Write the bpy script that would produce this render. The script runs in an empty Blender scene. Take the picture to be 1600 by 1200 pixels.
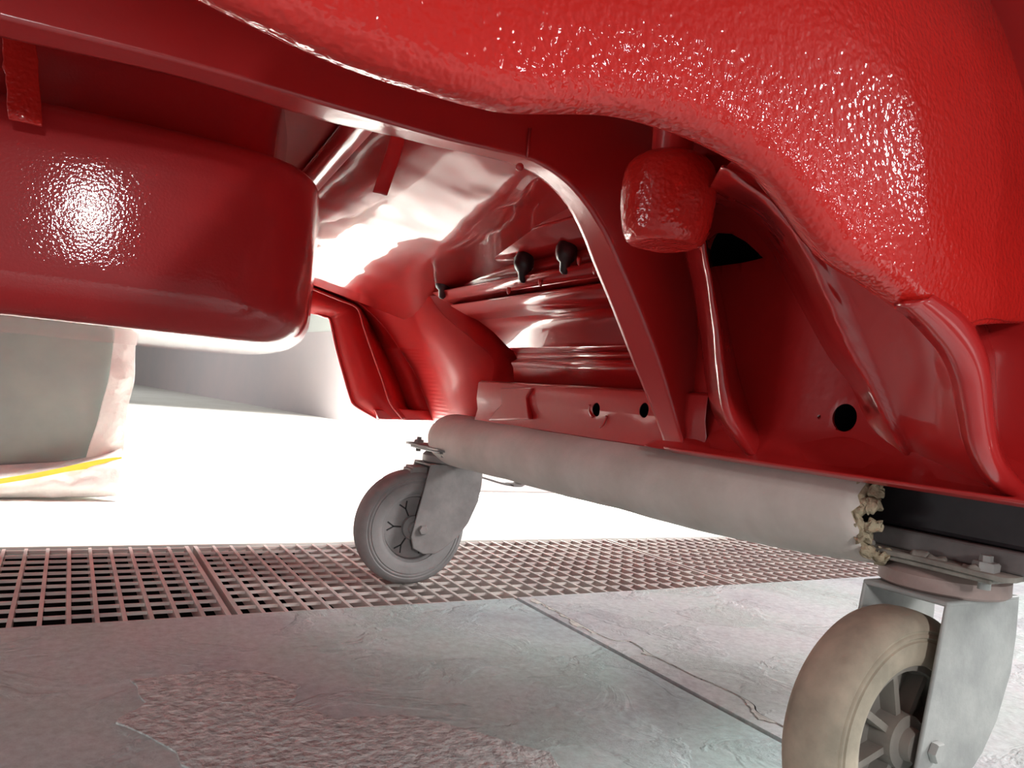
import bpy, bmesh, math, random
from mathutils import Vector, Matrix, noise

random.seed(7)
C = bpy.context.scene.collection
SC = bpy.context.scene

# ------------------------------------------------------------------ camera
F = 1200.0
CAM = Vector((0, 0, 0.34))
d1 = Vector((-690, -40, F)).normalized()
d2 = Vector((2078, 212, F)); d2 = (d2 - d1 * d2.dot(d1)).normalized()
up = d2.cross(d1)
if up.y > 0: up = -up
R3 = Matrix((d2, d1, up))                    # camera (x right, y down, z forward) -> world
cx, cy, cz = R3 @ Vector((1, 0, 0)), R3 @ Vector((0, -1, 0)), R3 @ Vector((0, 0, -1))
cam_data = bpy.data.cameras.new('camera')
cam_data.sensor_width = 36.0
cam_data.lens = 36.0 * F / 1600.0
cam_data.clip_start = 0.01
cam = bpy.data.objects.new('camera', cam_data)
cam.matrix_world = Matrix.Translation(CAM) @ Matrix((cx, cy, cz)).transposed().to_4x4()
C.objects.link(cam)
SC.camera = cam
SC.view_settings.view_transform = 'Standard'
SC.view_settings.look = 'None'
SC.view_settings.gamma = 1.0
SC.view_settings.use_curve_mapping = False
SC.view_settings.exposure = 0.0

def ray(x, y): return R3 @ Vector((x - 800, y - 600, F))
def atY(x, y, Y):
    r = ray(x, y); return CAM + r * (Y / r.y)
def atX(x, y, X):
    r = ray(x, y); return CAM + r * (X / r.x)
def atZ(x, y, Z):
    r = ray(x, y); return CAM + r * ((Z - CAM.z) / r.z)

# ------------------------------------------------------------------ world and lights
w = bpy.data.worlds.new('world'); SC.world = w; w.use_nodes = True
bg = w.node_tree.nodes['Background']
bg.inputs[0].default_value = (0.88, 0.87, 0.90, 1); bg.inputs[1].default_value = 0.215

def area(name, loc, target, sx, sy, power, col=(1, 1, 1)):
    l = bpy.data.lights.new(name, 'AREA'); l.shape = 'RECTANGLE'; l.size = sx; l.size_y = sy
    l.energy = power; l.color = col
    o = bpy.data.objects.new(name, l); o.location = loc
    o.rotation_euler = (Vector(target) - Vector(loc)).to_track_quat('-Z', 'Y').to_euler()
    C.objects.link(o); return o
sky = area('booth_skylight', (.85, 4.3, 3.0), (.85, 4.35, 0), 2.5, 3.8, 1250, (1, .99, .96)); sky.data.spread = math.radians(48)
area('booth_tube_upper', (-.33, -1.75, 1.23), (0, .8, .55), .085, .15, 9)
area('booth_tube_lower', (-.33, -1.75, 0.91), (0, .8, .48), .11, .14, 14)
area('booth_right_tube', (1.88, -1.75, .66), (.4, .3, .48), .07, .27, 4.6)
area('low_side_fill', (-2.2, 1.0, 0.24), (.5, .5, .38), .9, .34, 6)  # added low fill for the leg flanks and dark underbody
area('near_floor_fill', (2.7, -.5, 1.5), (.9, .5, 0), .7, .7, 95)  # added fill that brightens the near floor and caster
area('far_wall_fill', (-1.2, 9.5, 2.4), (1.6, 10.5, .4), 1.2, 1.2, 45)  # added wash to lift the far wall

# ------------------------------------------------------------------ materials
def mat(name, col, rough=.5, metal=0, coat=0, coat_rough=.05, spec=.5):
    m = bpy.data.materials.new(name); m.use_nodes = True
    b = m.node_tree.nodes['Principled BSDF']
    b.inputs['Base Color'].default_value = (*col, 1); b.inputs['Roughness'].default_value = rough
    b.inputs['Metallic'].default_value = metal; b.inputs['Coat Weight'].default_value = coat
    b.inputs['Coat Roughness'].default_value = coat_rough; b.inputs['Specular IOR Level'].default_value = spec
    return m
def N(m, t, **k):
    n = m.node_tree.nodes.new(t)
    for a, v in k.items():
        if a in n.inputs: n.inputs[a].default_value = v
        else: setattr(n, a, v)
    return n
def L(m, a, b): m.node_tree.links.new(a, b)
def coords(m): return N(m, 'ShaderNodeTexCoord').outputs['Object']
def noise_tex(m, scale, detail=4, rough=.55, vec=None, dist=0):
    n = N(m, 'ShaderNodeTexNoise'); n.inputs['Scale'].default_value = scale
    n.inputs['Detail'].default_value = detail; n.inputs['Roughness'].default_value = rough
    n.inputs['Distortion'].default_value = dist
    L(m, vec or coords(m), n.inputs['Vector']); return n
def ramp(m, fac, stops):
    r = N(m, 'ShaderNodeValToRGB'); e = r.color_ramp.elements
    while len(e) > 1: e.remove(e[-1])
    e[0].position = stops[0][0]; e[0].color = (*stops[0][1], 1)
    for p, c in stops[1:]:
        x = e.new(p); x.color = (*c, 1)
    L(m, fac, r.inputs[0]); return r.outputs[0]
def bump(m, h, strength=.3, dist=.001, coat=True, prev=None):
    b = N(m, 'ShaderNodeBump'); b.inputs['Strength'].default_value = strength; b.inputs['Distance'].default_value = dist
    L(m, h, b.inputs['Height'])
    if prev: L(m, prev, b.inputs['Normal'])
    p = m.node_tree.nodes['Principled BSDF']
    L(m, b.outputs[0], p.inputs['Normal'])
    if coat: L(m, b.outputs[0], p.inputs['Coat Normal'])
    return b.outputs[0]
def base(m): return m.node_tree.nodes['Principled BSDF'].inputs['Base Color']
def mottled(name, c1, c2, scale, rough=.7, bscale=None, bs=.3, bd=.001, detail=5, metal=0):
    m = mat(name, c1, rough, metal)
    n = noise_tex(m, scale, detail, .6)
    L(m, ramp(m, n.outputs[0], [(.35, c1), (.65, c2)]), base(m))
    if bscale: bump(m, noise_tex(m, bscale, 4).outputs[0], bs, bd)
    return m

RED = (0.52, 0.022, 0.022)
m_red = mat('red_gloss_paint', RED, .28, coat=1, coat_rough=.02)
n1 = noise_tex(m_red, 14, 2); bump(m_red, n1.outputs[0], .25, .006)
m_redsoft = mat('red_satin_paint', RED, .33, coat=.7, coat_rough=.16)
bump(m_redsoft, noise_tex(m_redsoft, 40, 3).outputs[0], .25, .002)
m_pan = mat('red_wavy_gloss_paint', RED, .28, coat=1, coat_rough=.015)
bump(m_pan, noise_tex(m_pan, 5.5, 2, .45).outputs[0], .5, .02)
m_dull = mat('red_dull_paint', RED, .5, coat=.2, coat_rough=.2, spec=.2)
m_side = mat('red_pressed_gloss_paint', RED, .28, coat=1, coat_rough=.02)
bump(m_side, noise_tex(m_side, 9, 2, .4).outputs[0], .22, .008)
m_redrough = mat('red_orange_peel_paint', (0.60, 0.018, 0.013), .45, coat=1, coat_rough=.04, spec=.1)
b0 = bump(m_redrough, noise_tex(m_redrough, 22, 4).outputs[0], .35, .0025)
b1 = bump(m_redrough, noise_tex(m_redrough, 90, 2, .5).outputs[0], .25, .0016, prev=b0)
bump(m_redrough, noise_tex(m_redrough, 260, 1, .4).outputs[0], .6, .0016, prev=b1)
m_drum = mat('red_stippled_paint', (0.5, 0.020, 0.022), .5, coat=1, coat_rough=.05, spec=.25)
b0 = bump(m_drum, noise_tex(m_drum, 380, 1).outputs[0], .17, .0009)
m_dark = mat('cavity_shade', (.004, .004, .005), .9, spec=.1)  # near-black that paints the shade inside openings
m_plug = mat('black_rubber_plug', (.03, .012, .015), .35)
m_steel = mottled('dark_scuffed_steel', (.022, .017, .020), (.035, .028, .032), 30, .5, 60, .2, .001)
m_tube = mottled('dusty_foam_sleeve', (.68, .61, .56), (.54, .48, .43), 9, .85, 60, .35, .002)
m_foam = mottled('crumbling_tan_foam', (.50, .41, .28), (.34, .27, .18), 60, .95, 130, .9, .004)
m_plate = mottled('weathered_grey_plate', (.30, .28, .24), (.17, .15, .13), 40, .6, 120, .4, .0012)
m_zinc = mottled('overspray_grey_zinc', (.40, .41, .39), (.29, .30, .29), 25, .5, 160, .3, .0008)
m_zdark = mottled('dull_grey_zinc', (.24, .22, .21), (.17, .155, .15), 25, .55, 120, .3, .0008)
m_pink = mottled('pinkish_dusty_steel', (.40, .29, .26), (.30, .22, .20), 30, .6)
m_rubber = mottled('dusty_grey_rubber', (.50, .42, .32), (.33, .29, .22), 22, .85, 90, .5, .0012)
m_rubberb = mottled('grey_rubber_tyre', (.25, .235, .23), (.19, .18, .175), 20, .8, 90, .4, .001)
m_rim = mottled('grey_plastic_rim', (.30, .27, .23), (.22, .20, .18), 20, .7)
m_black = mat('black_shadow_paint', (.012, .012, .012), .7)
m_board = mottled('grey_concrete_board', (.22, .25, .235), (.19, .215, .21), 7, .8)
m_sheet = mottled('white_plastic_sheet', (.80, .80, .76), (.70, .68, .66), 8, .35, 14, .6, .02)
m_yellow = mat('yellow_strap', (.85, .55, .04), .5)
m_wallw = mottled('white_booth_wall', (.85, .87, .82), (.80, .82, .78), 1.2, .6)
m_wallg = mottled('pinkish_grey_wall', (.70, .60, .60), (.62, .57, .58), 1.0, .6)
m_pinkw = mottled('pale_pink_partition', (.92, .82, .82), (.88, .80, .80), 2.0, .6)
m_pit = mat('dark_pit', (.012, .010, .010), .95, spec=.1)

# concrete
def concrete(name, bright, tint=(1, 1, 1)):
    m = mat(name, (.3, .28, .26), .75)
    co = coords(m)
    big = noise_tex(m, 3.5, 6, .62, co, .4)
    c = ramp(m, big.outputs[0], [(.28, tuple(bright * k * q for k, q in zip((.70, .68, .72), tint))), (.45, tuple(bright * k * q for k, q in zip((.90, .92, .92), tint))),
                                 (.58, tuple(bright * k * q for k, q in zip((.82, .90, .86), tint))), (.75, tuple(bright * k * q for k, q in zip((1.02, 1.03, 1.03), tint)))])
    fine = noise_tex(m, 90, 6, .7, co)
    mx = N(m, 'ShaderNodeMix', data_type='RGBA', blend_type='MULTIPLY'); mx.inputs[0].default_value = .55
    L(m, c, mx.inputs[6]); L(m, ramp(m, fine.outputs[0], [(.3, (.62, .6, .6)), (.7, (1.2, 1.2, 1.2))]), mx.inputs[7])
    L(m, mx.outputs[2], base(m))
    mus = noise_tex(m, 7, 5, .6, co, .8)
    msk = ramp(m, mus.outputs[0], [(.50, (0, 0, 0)), (.56, (1, 1, 1))])
    rr = noise_tex(m, 120, 6, .75, co)
    mu = N(m, 'ShaderNodeMath', operation='MULTIPLY'); L(m, msk, mu.inputs[0]); L(m, rr.outputs[0], mu.inputs[1])
    b0 = bump(m, mu.outputs[0], .55, .006)
    bump(m, noise_tex(m, 45, 5, .65, co).outputs[0], .35, .004, prev=b0)
    return m
m_conc = concrete('worn_painted_concrete', .68, (.92, 1.07, 1.07))
m_flake = mottled('flaky_peeling_concrete', (.76, .80, .77), (.46, .49, .48), 80, .85, 95, 1.0, .010, detail=8)
m_conc2 = concrete('pale_pinkish_concrete', .74)
m_far = mottled('pale_floor_paint', (.80, .79, .74), (.70, .68, .62), 3.0, .55, 50, .15, .002)
m_grate = mottled('galvanised_grating', (.66, .60, .55), (.52, .44, .42), 12, .55)

# ------------------------------------------------------------------ mesh helpers
def obj(name, bm, m, parent=None, smooth=True, auto=None):
    me = bpy.data.meshes.new(name); bm.normal_update(); bm.to_mesh(me); bm.free()
    for mm in (m if isinstance(m, (list, tuple)) else [m]): me.materials.append(mm)
    if smooth:
        for p in me.polygons: p.use_smooth = True
    o = bpy.data.objects.new(name, me); C.objects.link(o)
    if parent: attach(o, parent)
    if auto is not None and smooth:
        md = o.modifiers.new('edges', 'EDGE_SPLIT'); md.split_angle = math.radians(auto)
    return o
def attach(o, parent):
    # every mesh is built where it stands, so a child only undoes the offset of its thing's Empty
    o.parent = parent
    if parent.type == 'EMPTY': o.matrix_parent_inverse = Matrix.Translation(parent.location).inverted()
    return o
def tag(o, label=None, cat=None, group=None, kind=None):
    if label: o['label'] = label
    if cat: o['category'] = cat
    if group: o['group'] = group
    if kind: o['kind'] = kind
    return o
def empty(name, loc, label, cat, group=None):
    o = bpy.data.objects.new(name, None); o.location = loc; o.empty_display_size = .05
    C.objects.link(o); return tag(o, label, cat, group)
def catmull(pts, n):
    pts = [Vector(p) for p in pts]
    P = [2 * pts[0] - pts[1]] + pts + [2 * pts[-1] - pts[-2]]
    dense = []
    for i in range(1, len(P) - 2):
        p0, p1, p2, p3 = P[i-1], P[i], P[i+1], P[i+2]
        for k in range(16):
            t = k / 16
            dense.append(.5 * ((2*p1) + (p2-p0)*t + (2*p0-5*p1+4*p2-p3)*t*t + (3*p1-p0-3*p2+p3)*t**3))
    dense.append(pts[-1].copy())
    d = [0]
    for a, b in zip(dense, dense[1:]): d.append(d[-1] + (b - a).length)
    out = []; j = 0
    for i in range(n):
        s = d[-1] * i / (n - 1)
        while j < len(d) - 2 and d[j+1] < s: j += 1
        seg = d[j+1] - d[j]
        out.append(dense[j].lerp(dense[j+1], 0 if seg < 1e-9 else min(1, (s - d[j]) / seg)))
    return out
def grid_faces(bm, rows, close_u=False, mi=0):
    vs = [[bm.verts.new(p) for p in r] for r in rows]
    n = len(vs)
    for i in range(n if close_u else n - 1):
        a, b = vs[i], vs[(i + 1) % n]
        for j in range(len(a) - 1):
            f = bm.faces.new((a[j], a[j+1], b[j+1], b[j])); f.material_index = mi
    return vs
def loft(name, rows, n, m, parent, k=None, thick=0, smooth_across=True, off=0, auto=None):
    rows = [catmull(r, n) for r in rows]
    if smooth_across and k:
        cols = [catmull([r[j] for r in rows], k) for j in range(n)]
        rows = [[cols[j][i] for j in range(n)] for i in range(k)]
    bm = bmesh.new(); grid_faces(bm, rows)
    o = obj(name, bm, m, parent, auto=auto)
    if thick:
        s = o.modifiers.new('thickness', 'SOLIDIFY'); s.thickness = thick; s.offset = off
    return o
def box(bm, lo, hi, mi=0, rot=None, org=None):
    x0, y0, z0 = lo; x1, y1, z1 = hi
    vs = [Vector(p) for p in ((x0,y0,z0),(x1,y0,z0),(x1,y1,z0),(x0,y1,z0),(x0,y0,z1),(x1,y0,z1),(x1,y1,z1),(x0,y1,z1))]
    if rot: vs = [rot @ (p - Vector(org)) + Vector(org) for p in vs]
    vs = [bm.verts.new(p) for p in vs]
    for f in ((3,2,1,0),(4,5,6,7),(0,1,5,4),(1,2,6,5),(2,3,7,6),(3,0,4,7)):
        bm.faces.new([vs[i] for i in f]).material_index = mi
def bevel(o, wdt=.002, seg=2):
    b = o.modifiers.new('bevel', 'BEVEL'); b.width = wdt; b.segments = seg; b.limit_method = 'ANGLE'; return o
def lathe(bm, prof, org, axis='z', seg=48, cap=True, mi=0, a0=0, a1=2*math.pi):
    """prof: list of (radius, height) along the axis"""
    org = Vector(org); rings = []
    for i in range(seg):
        a = a0 + (a1 - a0) * i / seg; c, s = math.cos(a), math.sin(a); r = []
        for (q, h) in prof:
            p = Vector((q*c, q*s, h)) if axis == 'z' else (Vector((q*c, h, q*s)) if axis == 'y' else Vector((h, q*c, q*s)))
            r.append(org + p)
        rings.append(r)
    vs = grid_faces(bm, rings, close_u=True, mi=mi)
    if cap:
        for k in (0, -1):
            if prof[k][0] > 1e-6:
                bm.faces.new([v[k] for v in vs]).material_index = mi
    bmesh.ops.remove_doubles(bm, verts=bm.verts, dist=1e-6)
    bmesh.ops.recalc_face_normals(bm, faces=bm.faces)
def sweep(bm, path, prof, side, cap=True, mi=0, scales=None, closed=True):
    """sweep a profile of (a, b) pairs along path; b axis = side, a axis = tangent x side"""
    side = Vector(side).normalized(); rows = []
    for i, p in enumerate(path):
        t = (path[min(i+1, len(path)-1)] - path[max(i-1, 0)]).normalized()
        a = side.cross(t).normalized(); b = t.cross(a)
        s = scales[i] if scales else 1
        rows.append([p + a * (u * s) + b * (v * s) for u, v in prof])
    vs = [[bm.verts.new(q) for q in r] for r in rows]
    n = len(prof)
    for r, s in zip(vs, vs[1:]):
        for j in range(n if closed else n - 1):
            bm.faces.new((r[j], r[(j+1) % n], s[(j+1) % n], s[j])).material_index = mi
    if cap and closed:
        bm.faces.new(vs[0]); bm.faces.new(vs[-1][::-1])
    bmesh.ops.recalc_face_normals(bm, faces=bm.faces)
def circ(r, n=16, ry=None): return [(r*math.cos(2*math.pi*i/n), (ry or r)*math.sin(2*math.pi*i/n)) for i in range(n)]
def cut(o, cutters):
    """cut real openings in o and delete the cutting shapes"""
    cs = []
    for bm in cutters:
        c = obj('cutter', bm, m_dark, smooth=False); cs.append(c)
        md = o.modifiers.new('cut', 'BOOLEAN'); md.object = c; md.operation = 'DIFFERENCE'; md.solver = 'EXACT'
    dg = bpy.context.evaluated_depsgraph_get(); dg.update()
    me = bpy.data.meshes.new_from_object(o.evaluated_get(dg))
    o.modifiers.clear(); o.data = me
    for c in cs: bpy.data.objects.remove(c)
    wn = o.modifiers.new('even_shading', 'WEIGHTED_NORMAL'); wn.weight = 100; wn.keep_sharp = False
    return o

# ------------------------------------------------------------------ the setting
def slab(name, x0, x1, y0, y1, m, z0=-.02, z1=0):
    bm = bmesh.new(); box(bm, (x0, y0, z0), (x1, y1, z1)); o = obj(name, bm, m, smooth=False)
    tag(o, kind='structure'); return o
GY0, GY1 = 1.128, 1.600
slab('floor', -4, .690, -3.0, GY0, m_conc)
slab('floor', .698, 4.5, -3.0, GY0, m_conc2, z1=.001)
slab('floor', -4, 9, GY1, 17, m_far)
bm = bmesh.new()
box(bm, (-4, GY0 - .05, -.24), (9, GY1 + .05, -.22)); box(bm, (-4, GY0 - .03, -.22), (9, GY0, -.021)); box(bm, (-4, GY1, -.22), (9, GY1 + .03, -.021))
tag(obj('trim_1', bm, m_pit, smooth=False), kind='structure')
bm = bmesh.new(); box(bm, (.684, -3, -.03), (.704, GY0, -.0205)); tag(obj('trim_2', bm, m_pit, smooth=False), kind='structure')

# walls behind the bright floor
def wallseg(name, a, b, z0, z1, th, m, kind='structure'):
    a, b = Vector(a), Vector(b); d = (b - a).normalized(); nrm = Vector((-d.y, d.x)) * th
    bm = bmesh.new(); q = [a, b, b + nrm, a + nrm]
    lo = [bm.verts.new((p.x, p.y, z0)) for p in q]; hi = [bm.verts.new((p.x, p.y, z1)) for p in q]
    bm.faces.new(lo[::-1]); bm.faces.new(hi)
    for i in range(4): bm.faces.new((lo[i], lo[(i+1) % 4], hi[(i+1) % 4], hi[i]))
    bmesh.ops.recalc_face_normals(bm, faces=bm.faces)
    return tag(obj(name, bm, m, smooth=False), kind=kind)
WA, WB = (1.05, 15.0), (2.75, 3.6)
wallseg('wall_right', WA, WB, .0, .82, -.10, m_wallg)
wallseg('wall_right', (1.06, 15.0), (2.78, 3.6), .82, 3.2, -.12, m_wallw)
wallseg('wall_back', (-4, 15.0), (1.05, 15.0), 0, 3.2, .1, m_wallw)

# grating
def grating(x0, label):
    bm = bmesh.new(); x1 = x0 + 1.0; n = 30
    for i in range(n + 1):
        x = x0 + .006 + (x1 - x0 - .012) * i / n
        w_ = .0028 if 0 < i < n else .0035
        box(bm, (x - w_, GY0 + .004, -.024), (x + w_, GY1 - .004, -.002))
    ny = 11
    for j in range(ny + 1):
        y = GY0 + .012 + (GY1 - GY0 - .024) * j / ny
        box(bm, (x0 + .004, y - .0016, -.008), (x1 - .004, y + .0016, -.0035))
    o = obj('floor_grating', bm, m_grate, smooth=False)
    return tag(o, label, 'grating', None)
grating(-.768, 'steel floor grating panel at the left edge of the photo, before the yellow strap')
grating(.236, 'steel floor grating panel under the far caster wheel of the dolly')
grating(1.24, 'steel floor grating panel right of the far caster, seen under the sleeved beam')
grating(2.244, 'steel floor grating panel furthest right, ending behind the near caster plate')

# patches on the concrete
def blob(name, outline, m, z, h, label, cat, sub=5):
    bm = bmesh.new(); pts = []
    n = len(outline)
    for i in range(n):
        a, b = Vector(outline[i]), Vector(outline[(i+1) % n])
        for k in range(sub):
            p = a.lerp(b, k / sub); q = noise.noise_vector(Vector((p.x*60, p.y*60, 3)))
            pts.append(Vector((p.x + q.x*.008, p.y + q.y*.008)))
    top = [bm.verts.new((p.x, p.y, z + h)) for p in pts]; bot = [bm.verts.new((p.x, p.y, z)) for p in pts]
    bm.faces.new(top)
    for i in range(len(pts)): bm.faces.new((bot[i], bot[(i+1) % len(pts)], top[(i+1) % len(pts)], top[i]))
    bmesh.ops.recalc_face_normals(bm, faces=bm.faces)
    return tag(obj(name, bm, m, smooth=False), label, cat)
def zp(x, y): q = atZ(x, y, 0); return (q.x, q.y)
blob('flaking_patch', [zp(*p) for p in ((180,1130),(225,1100),(205,1065),(300,1052),(400,1048),(470,1072),(450,1100),(530,1125),(640,1118),(700,1135),(760,1150),(860,1180),(960,1290),(600,1400),(340,1240),(260,1165))],
     m_flake, 0, .0016, 'rough flaking patch of peeled grey floor coating at the bottom left', 'floor patch')
# chipped filler and a wandering crack beside the floor joint
m_chip = mottled('chalky_pale_filler', (.80, .80, .74), (.55, .54, .50), 60, .9, 120, .8, .004)
crk = catmull([atZ(x, y, 0) for x, y in ((835,937),(880,962),(930,990),(960,1002),(985,1004),(1005,1016),(1020,1026),(1050,1040),(1085,1058),(1120,1072),(1160,1092),(1178,1104),(1185,1116),(1230,1140))], 160)
def ribbon(name, pts, wfun, m, z, h):
    bm = bmesh.new(); n_ = len(pts); A, B = [], []
    for i, p in enumerate(pts):
        t = (pts[min(i+1, n_-1)] - pts[max(i-1, 0)]).normalized(); q = Vector((-t.y, t.x, 0)); w1, w2 = wfun(i)
        A.append(bm.verts.new((p.x + q.x * w1, p.y + q.y * w1, z + h))); B.append(bm.verts.new((p.x - q.x * w2, p.y - q.y * w2, z + h)))
    for i in range(n_ - 1): bm.faces.new((A[i], B[i], B[i+1], A[i+1]))
    o = obj(name, bm, m, smooth=False); s_ = o.modifiers.new('t', 'SOLIDIFY'); s_.thickness = h; s_.offset = -1
    return tag(o, kind='structure')
ribbon('trim_3', crk, lambda i: (.0009, .0009 + .0006 * abs(noise.noise(Vector((i * .3, 0, 0))))), m_pit, .001, .0006)
def chipw(i):
    a = noise.noise(Vector((i * .11, 5, 0))) + .35 * noise.noise(Vector((i * .6, 7, 0)))
    e = max(0, a + (.35 if i < 55 else (.25 if 130 < i < 155 else -.12)))
    return (-.001, .0012 + .016 * min(e, .8))
ribbon('trim_4', crk, chipw, m_chip, .001, .0012)

# ------------------------------------------------------------------ dolly
dolly = empty('wheeled_dolly', (.6, .8, 0), 'grey wheeled dolly with foam-sleeved beam carrying the red car body', 'dolly')
tube_px = ((690,683),(800,705),(900,725),(1040,752),(1145,770),(1285,789),(1386,800))
path = [atX(x, y, .60 + .02 * i / 6) for i, (x, y) in enumerate(tube_px)]
path = catmull(path, 60)
bm = bmesh.new(); nv = 40
sweep(bm, path, circ(1, nv), (0, 0, 1), cap=False, scales=[.0455 * (1 - .42 * max(0, 1 - i / 4) ** 2) + .0004 * math.sin(i * .7) for i in range(60)])
bm.verts.ensure_lookup_table()
for k in range(3):                                                    # ragged mouth
    for j in range(nv):
        v_ = bm.verts[(len(path) - 1 - k) * nv + j]
        v_.co.y += noise.noise(Vector((v_.co.x * 130, v_.co.z * 130, 2))) * .012 * (1 - k * .3)
for v_ in bm.verts:
    q = noise.noise(v_.co * 16); v_.co += Vector((q, 0, q)) * .0015
sl = obj('foam_sleeve', bm, [m_tube, m_foam], dolly)
s = sl.modifiers.new('thickness', 'SOLIDIFY'); s.thickness = .007; s.offset = -1; s.material_offset_rim = 1
tag(sl, 'dusty grey foam sleeve torn open at its near end')
bm = bmesh.new(); end = path[-1]
ringp = [end + Vector((.0415 * math.cos(a_), -.002, .0415 * math.sin(a_))) + Vector((0, noise.noise(Vector((math.cos(a_) * 4, math.sin(a_) * 4, 0))) * .014, 0)) for a_ in [2 * math.pi * i_ / 120 for i_ in range(121)]]
sweep(bm, ringp, circ(1, 12), (0, 1, 0), cap=False, scales=[.0036 + .002 * noise.noise(Vector((i_ * .45, 2, 0))) for i_ in range(121)])
for v_ in bm.verts: v_.co += noise.noise_vector(v_.co * 190) * .0035
for j in range(26):                                                   # crumbs of foam round the mouth
    a = random.uniform(0, 2 * math.pi); r = .040 + random.uniform(-.006, .003); p = end + Vector((r*math.cos(a), random.uniform(-.014, .0), r*math.sin(a)))
    g = bmesh.ops.create_icosphere(bm, subdivisions=3, radius=random.uniform(.003, .0075), matrix=Matrix.Translation(p))
    for v_ in g['verts']: v_.co += noise.noise_vector(v_.co * 170) * .006
tag(obj('torn_foam_edge', bm, m_foam, sl), 'crumbling tan foam edge of the sleeve')

# square steel beam running inside the sleeve and on towards the camera
bm = bmesh.new()
box(bm, (.628, -.45, .260), (.684, .90, .306))
bevel(obj('steel_beam', bm, m_steel, dolly, smooth=False), .004)
bm = bmesh.new(); box(bm, (.624, -.45, .2425), (.690, .52, .2595)); bevel(obj('base_rail', bm, m_zdark, dolly, smooth=False), .002)

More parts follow.
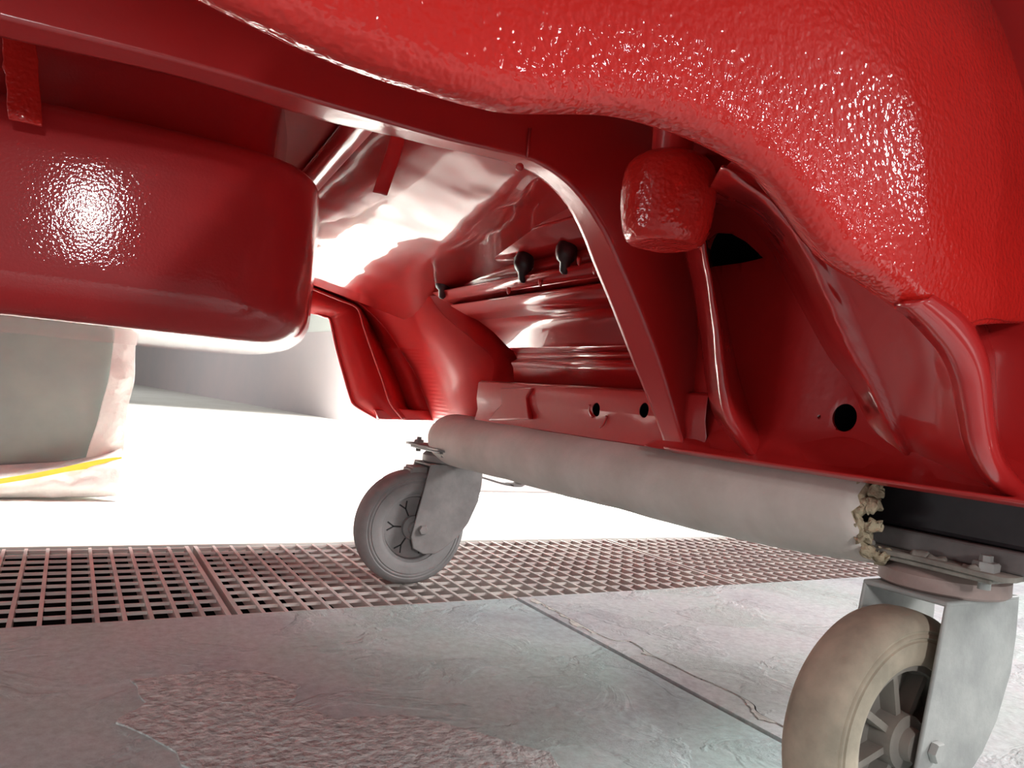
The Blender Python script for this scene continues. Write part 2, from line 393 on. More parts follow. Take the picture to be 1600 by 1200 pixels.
LEG = ((-.054,.212),(-.062,.17),(-.070,.13),(-.078,.088),(-.072,.068),(-.052,.058),(-.030,.058),(-.014,.067),(.012,.088),(.030,.112),(.046,.150),(.050,.180),(.050,.212))
def caster(sx, sy, light, brake):
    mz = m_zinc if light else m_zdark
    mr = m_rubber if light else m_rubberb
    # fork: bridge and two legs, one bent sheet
    bm = bmesh.new(); hw = .0335; t = .0035
    for sgn in (-1, 1):
        y0 = sy + sgn * hw; y1 = y0 + sgn * t
        inner, outer = [], []
        for (x, z) in LEG:
            f_ = .0 if z > .16 else .0
            inner.append(bm.verts.new((sx + x, y0, z))); outer.append(bm.verts.new((sx + x, y1, z)))
        bm.faces.new(inner); bm.faces.new(outer)
        for i in range(len(LEG)):
            j = (i + 1) % len(LEG); bm.faces.new((inner[i], inner[j], outer[j], outer[i]))
    box(bm, (sx - .054, sy - hw - t, .2095), (sx + .050, sy + hw + t, .2140))
    bmesh.ops.recalc_face_normals(bm, faces=bm.faces)
    fork = obj('caster', bm, mz, dolly, smooth=False); bevel(fork, .0018, 3)
    tag(fork, 'near caster with pale overspray-grey fork' if light else 'far caster with dull grey fork and brake pedal')
    # swivel head
    bm = bmesh.new()
    lathe(bm, [(.0, .2140), (.047, .2140), (.050, .2165), (.050, .2270), (.046, .2310), (.041, .2345), (.0, .2345)], (sx, sy, 0), seg=48)
    obj('swivel_head', bm, m_pink if light else mz, fork, auto=40)
    # mounting plate and wooden-grey shim under it
    bm = bmesh.new(); box(bm, (sx - .052, sy - .066, .2345), (sx + .052, sy + .066, .2385))
    bevel(obj('mounting_plate', bm, m_plate if light else mz, fork, smooth=False), .0015)
    bm = bmesh.new(); box(bm, (sx - .0535, sy - .076, .2385), (sx + .060, sy + .084, .2425))
    bmesh.ops.subdivide_edges(bm, edges=bm.edges, cuts=6, use_grid_fill=True)
    for v_ in bm.verts: v_.co += noise.noise_vector(v_.co * 70) * .0012
    obj('beam_plate', bm, m_plate if light else mz, fork)
    for ax in (-1, 1):
        for ay in (-1, 1):
            bm = bmesh.new(); px, py = sx + ax * .040, sy + ay * .055
            lathe(bm, [(0, .228), (.0045, .228), (.0045, .2345)], (px, py, 0), seg=12)
            lathe(bm, [(0, .2425), (.0095, .2425), (.0095, .2475), (.0085, .2490), (0.005, .2490), (.0045, .2540), (0, .2545)], (px, py, 0), seg=6)
            for v_ in bm.verts: v_.co += noise.noise_vector(v_.co * 150) * .0006
            obj('bolt', bm, mz, fork, auto=40)
    if light:
        for (px, py, q) in ((sx-.046, sy+.058, .011), (sx-.044, sy+.045, .008), (sx-.044, sy-.005, .008), (sx-.042, sy-.018, .006), (sx-.047, sy-.05, .006)):
            bm = bmesh.new()
            g = bmesh.ops.create_icosphere(bm, subdivisions=3, radius=q, matrix=Matrix.Translation((px, py, .2425)) @ Matrix.Diagonal((.8, 1.2, .55, 1)))
            for v_ in g['verts']: v_.co += noise.noise_vector(v_.co * 130) * .004
            obj('weld_bead', bm, m_plate, fork)
    # wheel
    wx, wz, W = sx - .066, .1005, .024
    bm = bmesh.new()
    pr = [(.060, -W+.003), (.064, -W+.001), (.068, -W), (.079, -W), (.080, -W+.0012), (.0815, -W+.0012), (.0825, -W), (.0845, -W+.0002), (.0855, -W+.0014), (.087, -W+.0014), (.088, -W+.0004),
          (.092, -W+.002), (.0965, -W+.006), (.0993, -W+.012), (.1002, -W+.020)]
    pr = pr + [(r, -h) for r, h in pr[::-1]]
    lathe(bm, pr, (wx, sy, wz), axis='y', seg=96, cap=False)
    ins = [(.060, -W+.003), (.060, W-.003)]
    lathe(bm, ins, (wx, sy, wz), axis='y', seg=96, cap=False)
    obj('tyre', bm, mr, fork, auto=50)
    bm = bmesh.new()
    lathe(bm, [(.0600, -.018), (.0600, .018), (.055, .018), (.052, .006), (.052, -.006), (.055, -.018), (.0600, -.018)], (wx, sy, wz), axis='y', seg=72, cap=False)
    lathe(bm, [(.0, -.029), (.012, -.029), (.013, -.022), (.021, -.020), (.022, 0), (.021, .020), (.013, .022), (.012, .029), (0, .029)], (wx, sy, wz), axis='y', seg=36, cap=False)
    web = .0015 if light else .0125
    for k in range(8 if light else 0):
        a = 2 * math.pi * k / 8 + .25; rot = Matrix.Rotation(-a, 3, 'Y')
        box(bm, (wx + .018, sy - .015, wz - .0028), (wx + .0535, sy + .015, wz + .0028), rot=rot, org=(wx, sy, wz))
    lathe(bm, [(.020, -web), (.053, -web), (.053, web), (.020, web), (.020, -web)], (wx, sy, wz), axis='y', seg=72, cap=False)
    if not light:                                                     # proud black bars painting the shade of forked slots
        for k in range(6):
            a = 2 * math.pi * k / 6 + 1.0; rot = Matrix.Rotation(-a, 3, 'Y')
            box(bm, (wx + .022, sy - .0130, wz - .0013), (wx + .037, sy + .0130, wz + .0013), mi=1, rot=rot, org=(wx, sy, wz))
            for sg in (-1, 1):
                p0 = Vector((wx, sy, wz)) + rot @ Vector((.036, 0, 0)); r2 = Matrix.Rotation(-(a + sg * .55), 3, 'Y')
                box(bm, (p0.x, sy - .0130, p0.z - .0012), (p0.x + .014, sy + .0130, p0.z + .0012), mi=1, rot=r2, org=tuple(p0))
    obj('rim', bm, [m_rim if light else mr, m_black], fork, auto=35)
    bm = bmesh.new()
    lathe(bm, [(0, -.043), (.0075, -.043), (.0085, -.0415), (.0085, -.0375), (.005, -.0375), (.005, .0375), (.0085, .0375), (.0085, .043), (0, .043)], (wx + .008, sy, wz), axis='y', seg=6, cap=False)
    obj('axle_bolt', bm, mz, fork, auto=35)
    if brake:
        bm = bmesh.new()
        pth = catmull([Vector((sx + .04, sy, .196)), Vector((sx + .075, sy - .01, .188)), Vector((sx + .105, sy - .015, .181)), Vector((sx + .132, sy - .018, .179))], 12)
        sweep(bm, pth, [(-.0018, -.009), (.0018, -.009), (.0018, .009), (-.0018, .009)], (0, 1, 0))
        pth = catmull([Vector((sx + .118, sy - .018, .180)), Vector((sx + .134, sy - .018, .180)), Vector((sx + .142, sy - .018, .184))], 8)
        sweep(bm, pth, [(-.002, -.016), (.002, -.016), (.002, .016), (-.002, .016)], (0, 1, 0))
        obj('brake_pedal', bm, mz, fork, auto=40)
        bm = bmesh.new()
        box(bm, (sx - .078, sy - .018, .196), (sx - .050, sy + .018, .207)); box(bm, (sx - .082, sy - .018, .190), (sx - .074, sy + .018, .203))
        bevel(obj('brake_shoe', bm, mz, fork, smooth=False), .002)
    return fork
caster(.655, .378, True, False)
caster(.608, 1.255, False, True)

# ------------------------------------------------------------------ red car body
car = empty('car_body', (0, .6, .3), 'underside of a freshly sprayed glossy red car body resting on the grey dolly', 'car')

# transverse arched crossmember: a pressed box rail that turns down into a leg on the sill
YF, YB = .630, .664
back = [atY(*p, YB) for p in ((-420,-58),(-200,4),(0,58),(280,121),(489,184),(611,212),(685,230),(770,248),(815,262),(850,283),(885,320),(910,368),(926,410),(957,485),(992,575),(1031,672),(1040,705))]
front = [atY(*p, YF) for p in ((-420,-90),(-200,-28),(0,28),(300,103),(480,155),(580,184),(694,217),(775,236),(830,250),(880,280),(915,318),(945,365),(966,410),(1000,490),(1034,580),(1066,690),(1070,712))]
def wp(pts, y): return [Vector((x, y, z)) for x, z in pts]
faceup = wp([(-.25,.62),(-.12,.62),(-.02,.62),(.09,.62),(.16,.622),(.22,.624),(.27,.626),(.33,.628),(.38,.63),(.43,.625),(.47,.61),(.505,.58),(.53,.55),(.565,.49),(.60,.42),(.620,.33),(.622,.305)], YF + .006)
topf = wp([(-.25,.695),(-.12,.695),(-.02,.695),(.09,.695),(.16,.695),(.22,.695),(.27,.695),(.33,.695),(.40,.69),(.46,.68),(.51,.66),(.55,.62),(.58,.58),(.60,.51),(.625,.43),(.64,.33),(.64,.305)], YF + .02)
topb = [Vector((p.x, YB + .005, p.z)) for p in topf]
N_ = 90
rows = [catmull(r, N_) for r in (topb, back, front, faceup, topf)]
lipin = [b_.lerp(f_, .12) for b_, f_ in zip(rows[1], rows[2])]
lipout = [b_.lerp(f_, .88) for b_, f_ in zip(rows[1], rows[2])]
f2 = [f_.lerp(u_, .08) for f_, u_ in zip(rows[2], rows[3])]
bm = bmesh.new()
grid_faces(bm, [rows[0], [a.lerp(b, .9) for a, b in zip(rows[0], rows[1])], rows[1], lipin, lipout, rows[2], f2, rows[3], rows[4]])
o = obj('crossmember', bm, m_redsoft, car)
# spot-weld seam in the crossmember, where the rail meets the leg
bm = bmesh.new()
pp = atY(824, 246, YF - .001)
sweep(bm, [pp + Vector((.0, 0, .028)), pp + Vector((.0, 0, .012)), pp], [(-.0012, -.001), (.0012, -.001), (.0012, .001), (-.0012, .001)], (0, 1, 0))
g = bmesh.ops.create_icosphere(bm, subdivisions=2, radius=.0042, matrix=Matrix.Translation(atY(812, 261, YF + .012)))
obj('weld_seam', bm, m_redsoft, o)

# inner side panel behind the legs
def arch(y, dx=0, dz=0):
    return [Vector((x + dx, y, z + dz)) for x, z in ((.572,.300),(.585,.306),(.598,.33),(.602,.40),(.602,.47),(.598,.53),(.575,.59),(.53,.635),(.46,.665),(.36,.685),(.20,.695),(0,.70),(-.25,.70))]
panel = loft('inner_side_panel', [arch(y, -.004 * (i % 2)) for i, y in enumerate((.68, .62, .56, .50, .44, .38, .32, .27, .24, .22, .20))], 70, m_redsoft, car, k=60, thick=.002)
bmc = bmesh.new(); hp = atX(1323, 653, .602)
lathe(bmc, [(.0125, -.02), (.0125, .02)], hp, axis='x', seg=32)
bmc2 = bmesh.new(); hp2 = atX(1285, 652, .602)
lathe(bmc2, [(.002, -.02), (.002, .02)], hp2, axis='x', seg=12)
# slot with an arched top and a flat sloping foot, between the two inner legs
bmc3 = bmesh.new()
sl_px = [(1106,419),(1108,395),(1116,375),(1130,366),(1150,367),(1168,378),(1182,392),(1192,403),(1160,411),(1130,416)]
q = [atX(x, y, .60) for x, y in sl_px]
va = [bmc3.verts.new(p + Vector((-.03, 0, 0))) for p in q]; vb = [bmc3.verts.new(p + Vector((.03, 0, 0))) for p in q]
bmc3.faces.new(va); bmc3.faces.new(vb)
for i in range(len(q)): bmc3.faces.new((va[i], va[(i+1) % len(q)], vb[(i+1) % len(q)], vb[i]))
bmesh.ops.recalc_face_normals(bmc3, faces=bmc3.faces)
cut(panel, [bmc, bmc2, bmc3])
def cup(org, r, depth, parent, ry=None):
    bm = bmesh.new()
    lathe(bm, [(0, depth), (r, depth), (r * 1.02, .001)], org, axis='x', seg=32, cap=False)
    return tag(obj('hole_shade', bm, m_dark, parent), 'black cup standing in for the shade inside a drilled hole')  # added black cup, keeps the hole dark as if in shade
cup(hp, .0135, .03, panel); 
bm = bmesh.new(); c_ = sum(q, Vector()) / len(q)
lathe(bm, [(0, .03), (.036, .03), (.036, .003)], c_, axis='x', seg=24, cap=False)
tag(obj('slot_shade', bm, m_dark, panel), 'black cup standing in for the shade behind the arched slot')  # added black cup, paints the slot's inner shade

# sill flange that stands on the sleeve
loft('sill_flange', [[Vector((.556, y, .318)), ] and [Vector((x, y, z)) for x, z in ((.556,.303),(.566,.300),(.580,.301),(.5995,.335))] for y in (.63,.5,.4,.35,.3,.25,.20)], 14, m_redsoft, car, k=40, thick=.0022)

# upright legs between crossmember and wheel arch
l2 = [
 [atY(*p, .600) for p in ((1058,240),(1064,300),(1070,385),(1083,450),(1094,520),(1104,600),(1116,650),(1150,706))],
 [atY(*p, .540) for p in ((1080,240),(1086,300),(1093,385),(1104,450),(1113,520),(1121,600),(1133,655),(1168,711))],
 [atY(*p, .528) for p in ((1086,240),(1092,300),(1098,385),(1108,450),(1118,520),(1126,600),(1140,655),(1178,713))],
 [atY(*p, .530) for p in ((1094,240),(1098,300),(1102,385),(1114,450),(1125,520),(1137,600),(1156,655),(1196,715))],
 [atX(*p, .6035) for p in ((1104,240),(1105,300),(1108,385),(1126,450),(1140,520),(1158,600),(1180,660),(1215,718))]]
loft('inner_leg', l2, 60, m_red, car, k=24, thick=.0018)
l3 = [
 [atX(*p, .6035) for p in ((1090,330),(1100,330),(1119,335),(1155,340),(1200,385),(1232,445),(1290,550),(1328,600),(1345,645),(1362,684),(1395,727),(1420,744))],
 [atY(*p, .392) for p in ((1122,268),(1135,274),(1155,290),(1200,325),(1240,372),(1272,430),(1322,545),(1352,600),(1372,645),(1390,684),(1412,722),(1430,742))],
 [atY(*p, .378) for p in ((1132,262),(1145,268),(1168,282),(1215,318),(1255,366),(1290,430),(1338,545),(1364,600),(1384,645),(1402,684),(1424,722),(1440,744))],
 [atY(*p, .372) for p in ((1148,250),(1160,256),(1185,272),(1235,315),(1275,366),(1310,430),(1356,545),(1380,600),(1400,645),(1418,684),(1440,722),(1458,748))],
 [atY(*p, .334) for p in ((1130,160),(1190,200),(1240,240),(1300,300),(1340,350),(1375,410),(1425,525),(1450,590),(1462,645),(1472,690),(1492,728),(1510,758))],
 [atY(*p, .308) for p in ((1160,120),(1220,160),(1290,210),(1350,290),(1400,350),(1430,410),(1470,525),(1490,590),(1500,645),(1510,690),(1530,728),(1550,766))]]
loft('outer_leg', l3, 70, m_red, car, k=40, thick=.0018)

# bump stop cup under the arch
bs = Vector(atY(1043, 320, .50))
bm = bmesh.new()
prof = [(.0, .057), (.014, .0565), (.027, .053), (.0355, .046), (.0395, .036), (.0400, .020), (.0385, .004), (.0365, -.010), (.034, -.019), (.029, -.0225), (.025, -.0232), (.022, -.0222), (0, -.0222)]
lathe(bm, [(r, h - .012) for r, h in prof], bs, seg=64, cap=False)
for v_ in bm.verts: v_.co += noise.noise_vector(v_.co * 40) * .0012
bo = obj('bump_stop', bm, m_redrough, car)
s_ = bo.modifiers.new('s', 'SUBSURF'); s_.levels = 1; s_.render_levels = 1
bm = bmesh.new(); lathe(bm, [(.017, .03), (.019, .14), (.05, .17)], bs, seg=32, cap=False)
obj('bump_stop_mount', bm, m_redsoft, car)

# big wheel arch skin in the foreground
R0 = [(-60,-210),(110,-120),(250,-50),(340,-2),(410,32),(480,65),(550,94),(620,118),(700,143),(750,156),(790,164),(840,166),(900,167),(950,170),(1000,180),(1050,195),(1100,215),(1150,242),(1195,275),(1240,330),(1290,396),(1350,437),(1420,486),(1446,504)]
Rl = [(x, y) for x, y in R0]
def skinY(x, y, Y, w_=1.0):
    p = atY(x, y, Y)
    for _ in range(6): p = p.lerp(atY(x, y, Y + w_ * min(.022, .6 * max(0.0, p.x - .40) ** 2)), .6)
    return p
rowA = [atY(x, y, .300) for x, y in R0]
rowA0 = [atY(x + 6, y - 8, .306) + Vector((0, .012, .004)) for x, y in R0]
rowB = [skinY(*p, .289, .3) for p in ((-20,-240),(150,-150),(300,-70),(420,0),(560,58),(700,108),(800,130),(900,134),(1000,146),(1100,178),(1180,225),(1250,300),(1320,385),(1400,440),(1470,500),(1490,508))]
rowC = [skinY(*p, .2855, .7) for p in ((40,-290),(240,-200),(400,-110),(560,-20),(740,50),(900,75),(1020,90),(1130,125),(1230,190),(1310,290),(1370,370),(1430,430),(1500,485),(1530,500))]
rowD = [skinY(*p, .283) for p in ((140,-370),(330,-280),(520,-190),(720,-90),(900,-20),(1060,15),(1200,70),(1310,165),(1390,270),(1450,360),(1520,440),(1575,492),(1585,500))]
rowE = [skinY(*p, .284) for p in ((280,-480),(480,-400),(700,-320),(950,-200),(1150,-100),(1300,-10),(1430,130),(1510,260),(1580,370),(1640,460),(1670,502))]
rowF = [skinY(*p, .292) for p in ((500,-640),(700,-580),(900,-520),(1200,-360),(1420,-200),(1580,-40),(1700,150),(1780,320),(1830,440),(1850,506))]
rowG = [skinY(*p, .31) for p in ((800,-900),(1200,-800),(1600,-550),(1850,-200),(2050,150),(2150,400),(2170,510))]
skin = loft('wheel_arch', [rowA0, rowA, rowB, rowC, rowD, rowE, rowF, rowG], 120, m_redrough, car, k=110, thick=.0035, off=1)
tag(skin, 'bright red orange-peel-coated wheel arch skin')
# hem along the lip of the arch
bm = bmesh.new(); hp_ = catmull(rowA, 120); sweep(bm, hp_, circ(.0028, 10), (0, 1, 0))
obj('arch_hem', bm, m_redrough, skin)
# curled lower edge of the skin on the right
low = [skinY(*p, y) for p, y in zip(((1452,486),(1490,505),(1530,500),(1585,498),(1670,502),(1850,506)), (.292,.289,.2855,.283,.284,.292))]
bm = bmesh.new(); sweep(bm, catmull(low, 40), circ(.0035, 10), (0, 0, 1)); obj('skin_edge', bm, m_redrough, skin)

# pillar that carries the arch lip down to the sill
pc = [
 [atY(*p, .297) for p in ((1400,470),(1440,512),(1470,548),(1490,590),(1502,640),(1512,690),(1530,730),(1560,762),(1590,776))],
 [atY(*p, .286) for p in ((1420,470),(1462,506),(1496,548),(1512,590),(1520,640),(1528,690),(1545,728),(1572,760),(1600,776))],
 [atY(*p, .285) for p in ((1450,465),(1500,500),(1530,548),(1540,590),(1544,640),(1550,690),(1562,725),(1590,758),(1620,776))],
 [atY(*p, .330) for p in ((1480,455),(1525,495),(1550,545),(1556,590),(1560,640),(1570,690),(1590,725),(1620,758),(1650,780))],
 [atY(*p, .400) for p in ((1520,440),(1590,490),(1620,540),(1640,590),(1650,640),(1660,690),(1680,725),(1700,758),(1720,785))],
 [atY(*p, .420) for p in ((1700,430),(1760,490),(1800,540),(1820,590),(1830,640),(1840,690),(1860,725),(1880,770),(1900,800))]]
loft('arch_pillar', pc, 50, m_red, car, k=50, thick=.003, off=1)

# ribbed far side wall: stepped sheet running along the car
def along(name, prof, y0, y1, m, skew=0, n=2, parent=car, thick=.002, bulge=0):
    rows = []
    for i in range(n):
        t = i / (n - 1); y = y0 + (y1 - y0) * t
        rows.append([Vector((x, y + skew * j, z)) for j, (x, z) in enumerate(prof)])
    bm = bmesh.new(); grid_faces(bm, rows); o = obj(name, bm, m, parent, auto=32)
    s_ = o.modifiers.new('t', 'SOLIDIFY'); s_.thickness = thick; s_.offset = 0
    return o
side = [(.300,.600),(.566,.67),(.572,.595),(.576,.592),(.591,.572),(.594,.570),(.620,.562),(.620,.542),(.600,.532),(.611,.517),(.614,.516),(.626,.511),(.612,.505),(.626,.487),(.640,.478),(.646,.455),(.640,.425),(.650,.418),(.652,.408),(.640,.400),(.645,.392),(.650,.365),(.640,.360)]
sw = along('ribbed_side_wall', side[1:], .655, 1.62, m_side, n=2)
for v_ in sw.data.vertices:                                           # far end slants back towards the bulkhead
    if v_.co.y > 1: v_.co.y = 1.12 + max(0, min(1, (v_.co.z - .42) / .16)) * .38
pan = along('floor_pan', [(-1.0,.612),(-.5,.612),(.262,.612),(.262,.605),(.292,.603),(.296,.620),(.640,.620)], .66, 1.62, m_pan, n=16)
for v_ in pan.data.vertices: v_.co.z += (1.24 - v_.co.y) * .13 - (v_.co.x - .30) * .22 if v_.co.x > .25 else (1.24 - v_.co.y) * .08
# studs with rubber plugs on the side wall
for (x, y, X) in ((818,418,.60), (884,402,.60), (692,448,.60)):
    p = atX(x, y, X); bm = bmesh.new()
    lathe(bm, [(0, .022), (.012, .022), (.0155, .014), (.016, .004), (.013, -.004), (.008, -.008), (.0065, -.020), (.003, -.024), (0, -.024)], p, seg=20, cap=False)
    for v_ in bm.verts: v_.co += noise.noise_vector(v_.co * 80) * .0015
    tag(obj('plug', bm, m_plug, sw), 'dark rubber plug on a stud')
for k, (x, y) in enumerate(((655,438),(672,436),(700,395),(735,384),(765,376),(795,452),(845,440),(905,405),(930,420),(655,410),(770,372))):
    p = atX(x, y, .588 if k in (2,3,4,9,10) else .60); bm = bmesh.new()
    lathe(bm, [(0, .003), (.0035, .003), (.0035, -.002), (.002, -.007), (0, -.009)], p, seg=10, cap=False)
    obj('screw_tip', bm, m_red, sw)
# sill strip with its two holes
sp = [(.660,.3665),(.590,.3640),(.585,.361),(.584,.335),(.588,.318),(.584,.300),(.60,.297)]
sill = along('sill_panel', sp, .60, 1.125, m_redsoft, n=12, thick=.0025)
hA, hB = atX(932, 640, .584), atX(1007, 641, .584)
c1 = bmesh.new(); lathe(c1, [(.0088, -.02), (.0088, .02)], hA, axis='x', seg=28)
c2 = bmesh.new(); lathe(c2, [(.0088, -.02), (.0088, .02)], hB, axis='x', seg=28)
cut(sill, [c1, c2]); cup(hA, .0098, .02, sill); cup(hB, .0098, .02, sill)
for pts in (((948,650),(943,662),(938,668)), ((922,632),(921,642),(926,652))):
    bm = bmesh.new(); sweep(bm, catmull([atX(x, y, .583) for x, y in pts], 8), circ(.0016, 8), (1, 0, 0)); obj('paint_drip', bm, m_red, sill)
# step plate on the sill at its far end
bm = bmesh.new()
pl = [atX(x, y, .578) for x, y in ((782,606),(830,606),(822,620),(826,655),(762,657),(775,640),(783,632))]
va = [bm.verts.new(p) for p in pl]; vb = [bm.verts.new(p + Vector((.008, 0, 0))) for p in pl]
bm.faces.new(va); bm.faces.new(vb[::-1])
for i in range(len(pl)): bm.faces.new((va[i], vb[i], vb[(i+1) % len(pl)], va[(i+1) % len(pl)]))
bmesh.ops.recalc_face_normals(bm, faces=bm.faces)
bevel(obj('lap_plate', bm, m_red, sill, smooth=False), .002)

# far bulkhead with its pressed legs
Y0 = 1.74
A_ = [atY(x, y, Y0 - .02) for x, y in ((462,440),(470,482),(507,494),(516,500),(526,545),(537,585),(548,622),(556,634),(592,655))]
B_ = [atY(x, y, Y0 - .05) for x, y in ((470,436),(486,450),(530,468),(558,481),(568,510),(580,545),(597,592),(610,630),(630,655))]
B2 = [atY(x, y, Y0 - .01) for x, y in ((475,432),(490,448),(534,466),(563,481),(580,510),(598,545),(620,592),(634,630),(650,656))]
C_ = [atY(x, y, Y0 - .04) for x, y in ((480,425),(495,444),(540,462),(568,479),(600,510),(625,545),(650,585),(666,625),(678,657))]
D_ = [atY(*p) for p in ((480,400,1.66),(510,425,1.68),(560,445,1.68),(600,470,1.66),(640,510,1.62),(665,545,1.56),(690,585,1.48),(705,625,1.42),(715,660,1.36))]
E_ = [atY(480,350,1.50), atY(540,385,1.52)] + [atX(*p) for p in ((600,408,.585),(648,432,.600),(690,488,.612),(738,530,.625),(772,562,.64),(768,605,.62),(762,660,.60))]
F_ = [atY(500,290,1.5), atY(560,310,1.45)] + [atX(*p) for p in ((660,380,.64),(720,420,.66),(760,480,.67),(790,530,.68),(810,570,.69),(810,620,.68),(800,670,.66))]
rr = [catmull(r, 48) for r in (A_, B_, B2, C_, D_, E_, F_)]
bm = bmesh.new(); grid_faces(bm, rr); o = obj('rear_bulkhead', bm, m_dull, car, auto=40)
s_ = o.modifiers.new('t', 'SOLIDIFY'); s_.thickness = .003; s_.offset = 0
for r, q_, nm in ((A_, .0035, 0), (B_, .003, 0), (C_, .0025, 0)):
    bm = bmesh.new(); sweep(bm, catmull(r[1:], 50), circ(q_, 10), (0, 1, 0)); obj('folded_edge', bm, m_red, o)
# dent-edged bottom flange of the bulkhead
bm = bmesh.new(); pts = [atY(x, y, 1.70) for x, y in ((585,640),(600,640),(622,638),(650,641),(680,641),(680,657),(640,657),(592,655))]
va = [bm.verts.new(p) for p in pts]; vb = [bm.verts.new(p + Vector((0, .03, 0))) for p in pts]
bm.faces.new(va); bm.faces.new(vb[::-1])
for i in range(len(pts)): bm.faces.new((va[i], vb[i], vb[(i+1) % len(pts)], va[(i+1) % len(pts)]))
bmesh.ops.recalc_face_normals(bm, faces=bm.faces)
bevel(obj('bulkhead_flange', bm, m_red, o, smooth=False), .002)
# bulkhead continues to the left behind the well

# spare wheel well: rounded drum hanging from the floor
outl = [(-.62,.93),(-.4,.862),(-.2,.828),(0,.808),(.12,.806),(.185,.826),(.222,.868),(.247,.94),(.278,1.06),(.30,1.25),(.29,1.42),(.22,1.53),(.05,1.58),(-.3,1.60),(-.6,1.54),(-.72,1.3),(-.70,1.05),(-.62,.93)]
ring = catmull([(x, y, 0) for x, y in outl], 180)[:-1]
ctr = Vector((-.2, 1.2, 0)); b_ = .374
def wring(ins, z):
    out = []
    for i in range(len(ring)):
        t = (ring[(i+1) % len(ring)] - ring[i-1]).normalized(); nn = Vector((t.y, -t.x, 0))
        out.append(ring[i] - nn * ins + Vector((0, 0, z)))
    return out
rg = []
for k_ in range(9):
    a = math.pi / 2 * k_ / 8; rg.append(wring(.042 * (1 - math.sin(a)), b_ + .042 * (1 - math.cos(a))))
rg = rg + [wring(0, z) for z in (.43, .47, .52, .555)] + [wring(.002, .562), wring(.008, .568), wring(.02, .572), wring(.04, .576), wring(.05, .58), wring(.05, .66)]
bm = bmesh.new(); vs_ = grid_faces(bm, [r + [r[0]] for r in rg])
bmesh.ops.remove_doubles(bm, verts=bm.verts, dist=1e-6)
bm.verts.ensure_lookup_table()
inner_ = [[bm.verts.new(ctr + (p - ctr) * f_ + Vector((0, 0, 0))) for p in wring(.042, b_ + .004 * (1 - f_))] for f_ in (.6, .1)]
low_ = sorted([v_ for v_ in bm.verts if abs(v_.co.z - b_) < 1e-5], key=lambda v_: 0)
edge0 = []
for p in rg[0]:
    edge0.append(min(low_, key=lambda v_: (v_.co - p).length))
n_ = len(edge0)
for A, B in ((edge0, inner_[0]), (inner_[0], inner_[1])):
    for i in range(n_): bm.faces.new((A[i], A[(i+1) % n_], B[(i+1) % n_], B[i]))
bm.faces.new(inner_[1])
for v_ in inner_[0] + inner_[1]: v_.co.z = b_ + .002
bmesh.ops.recalc_face_normals(bm, faces=bm.faces)
well = obj('spare_wheel_well', bm, m_drum, car)
tag(well, 'rounded stippled red spare wheel well')
# straps hanging in front
def strap(name, pts, width, m, Y, parent=car, rag=0):
    bm = bmesh.new(); L_, R2 = [], []
    path = catmull([atY(x, y, Y) for x, y in pts], 14)
    for i, p in enumerate(path):
        q1 = noise.noise(Vector((p.z * 90, 1, 1))) * rag; q2 = noise.noise(Vector((p.z * 90, 9, 1))) * rag
        L_.append(p + Vector((-width / 2 + q1, 0, 0))); R2.append(p + Vector((width / 2 + q2, 0, 0)))
    grid_faces(bm, [L_, [a.lerp(b, .5) + Vector((0, -.001, 0)) for a, b in zip(L_, R2)], R2]); o = obj(name, bm, m, parent)
    s_ = o.modifiers.new('t', 'SOLIDIFY'); s_.thickness = .003; bevel(o, .001); return o
strap('bracket', ((27,40),(33,100),(37,150),(40,192)), .0255, m_redrough, .79, rag=.003)
strap('bracket', ((623,212),(615,240),(605,270),(594,303)), .0155, m_redsoft, .72)
# plain outer skin and upper floor, added to block light from outside
bm = bmesh.new(); box(bm, (-1.0, -.3, .704), (.78, 1.80, .712)); box(bm, (.76, .34, .32), (.772, 1.80, .705)); box(bm, (.70, 1.788, .32), (.775, 1.80, .705))
obj('shielding_shell', bm, m_redsoft, car, smooth=False)

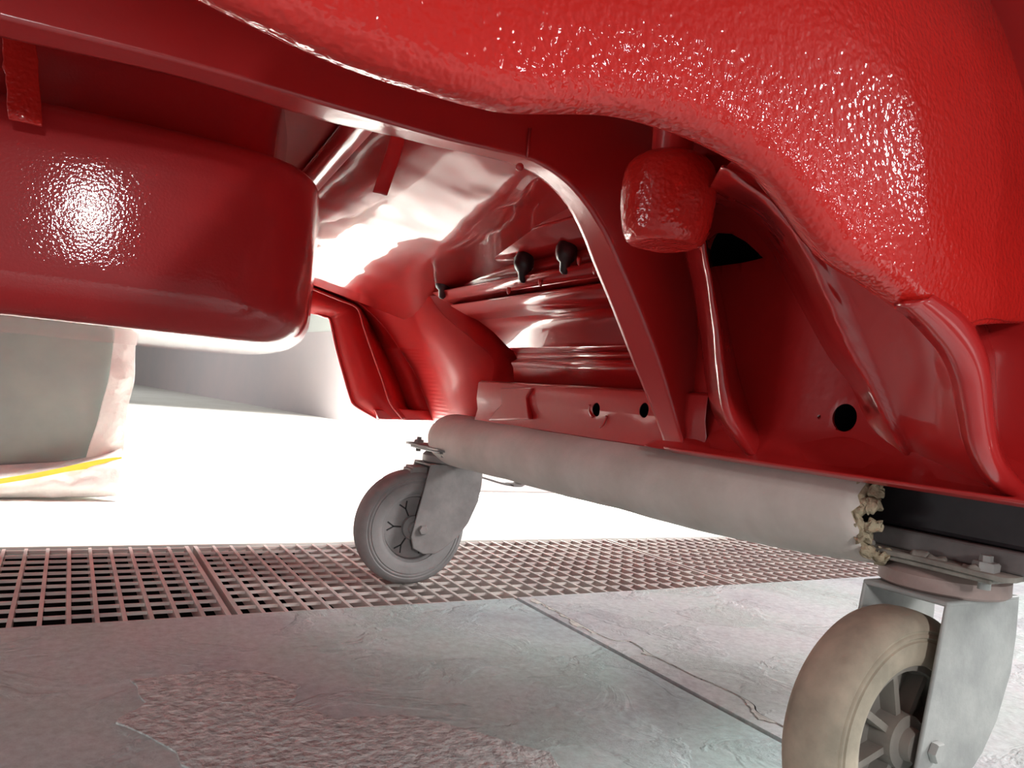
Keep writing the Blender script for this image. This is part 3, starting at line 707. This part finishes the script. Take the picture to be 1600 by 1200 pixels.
# ------------------------------------------------------------------ board, sheet and strap at the back left
YBd = 2.19
bm = bmesh.new(); box(bm, (-.95, YBd, .0), (.105, YBd + .045, .62))
bd = bevel(obj('grey_board', bm, m_board, smooth=False), .003)
tag(bd, 'upright grey board at the far left, half wrapped in white plastic sheet', 'board')
def sheet(name, rows, m, n=30, k=20, amp=.006, fr=14, thick=.002):
    rows = [catmull(r, n) for r in rows]
    cols = [catmull([r[j] for r in rows], k) for j in range(n)]
    rows = [[cols[j][i] for j in range(n)] for i in range(k)]
    for r in rows:
        for p in r:
            q = noise.noise_vector(p * fr); p.y -= abs(q.y) * amp * 2; p.x += q.x * amp * .6
    bm = bmesh.new(); grid_faces(bm, rows); o = obj(name, bm, m)
    s_ = o.modifiers.new('t', 'SOLIDIFY'); s_.thickness = thick; return o
o = sheet('plastic_sheet', [[atY(x, y, YBd - .012) for x, y in ((182,400),(177,525),(170,585),(158,630),(145,680),(132,720))],
                        [atY(x, y, YBd - .020) for x, y in ((200,400),(196,525),(190,590),(180,640),(170,690),(160,720))],
                        [atY(x, y, YBd - .006) for x, y in ((216,400),(213,525),(210,590),(200,640),(196,690),(192,712))]], m_sheet)
tag(o, 'white plastic sheet hanging down the right edge of the grey board', 'plastic sheet')
o = sheet('plastic_roll', [[atY(x, y, YBd - .012) for x, y in ((-260,742),(-60,735),(0,728),(90,722),(150,712),(190,702))],
                        [atY(x, y, YBd - .055) for x, y in ((-260,758),(-60,752),(0,744),(90,735),(150,722),(190,714))],
                        [atY(x, y, YBd - .075) for x, y in ((-260,780),(-60,773),(0,765),(90,760),(150,755),(186,750))],
                        [atY(x, y, YBd - .06) for x, y in ((-260,784),(-60,780),(0,777),(90,776),(150,776),(186,774))]], m_sheet, n=60, k=26, amp=.008, fr=18)
tag(o, 'crumpled white plastic roll lying along the foot of the grey board', 'plastic sheet')
bm = bmesh.new()
pth = catmull([atY(x, y, yy) for x, y, yy in ((-260,790,2.09),(-60,762,2.09),(0,752,2.095),(60,742,2.105),(120,730,2.115),(172,722,2.125),(190,721,2.13))], 40)
sweep(bm, pth, [(-.0085, -.0015), (.0085, -.0015), (.0085, .0015), (-.0085, .0015)], (0, 1, 0), scales=[.7 if i < 30 else .7 + (i - 30) * .07 for i in range(40)])
tag(obj('yellow_strap', bm, m_yellow, smooth=False), 'yellow strap lying across the crumpled white plastic roll', 'strap')
# pale partition behind the far caster
bm = bmesh.new(); box(bm, (.945, 2.42, 0), (2.35, 2.46, .232)); box(bm, (.93, 2.41, .222), (2.36, 2.47, .234))
tag(bevel(obj('low_partition', bm, m_pinkw, smooth=False), .003), 'low pale pink partition behind the far caster wheel', 'partition')
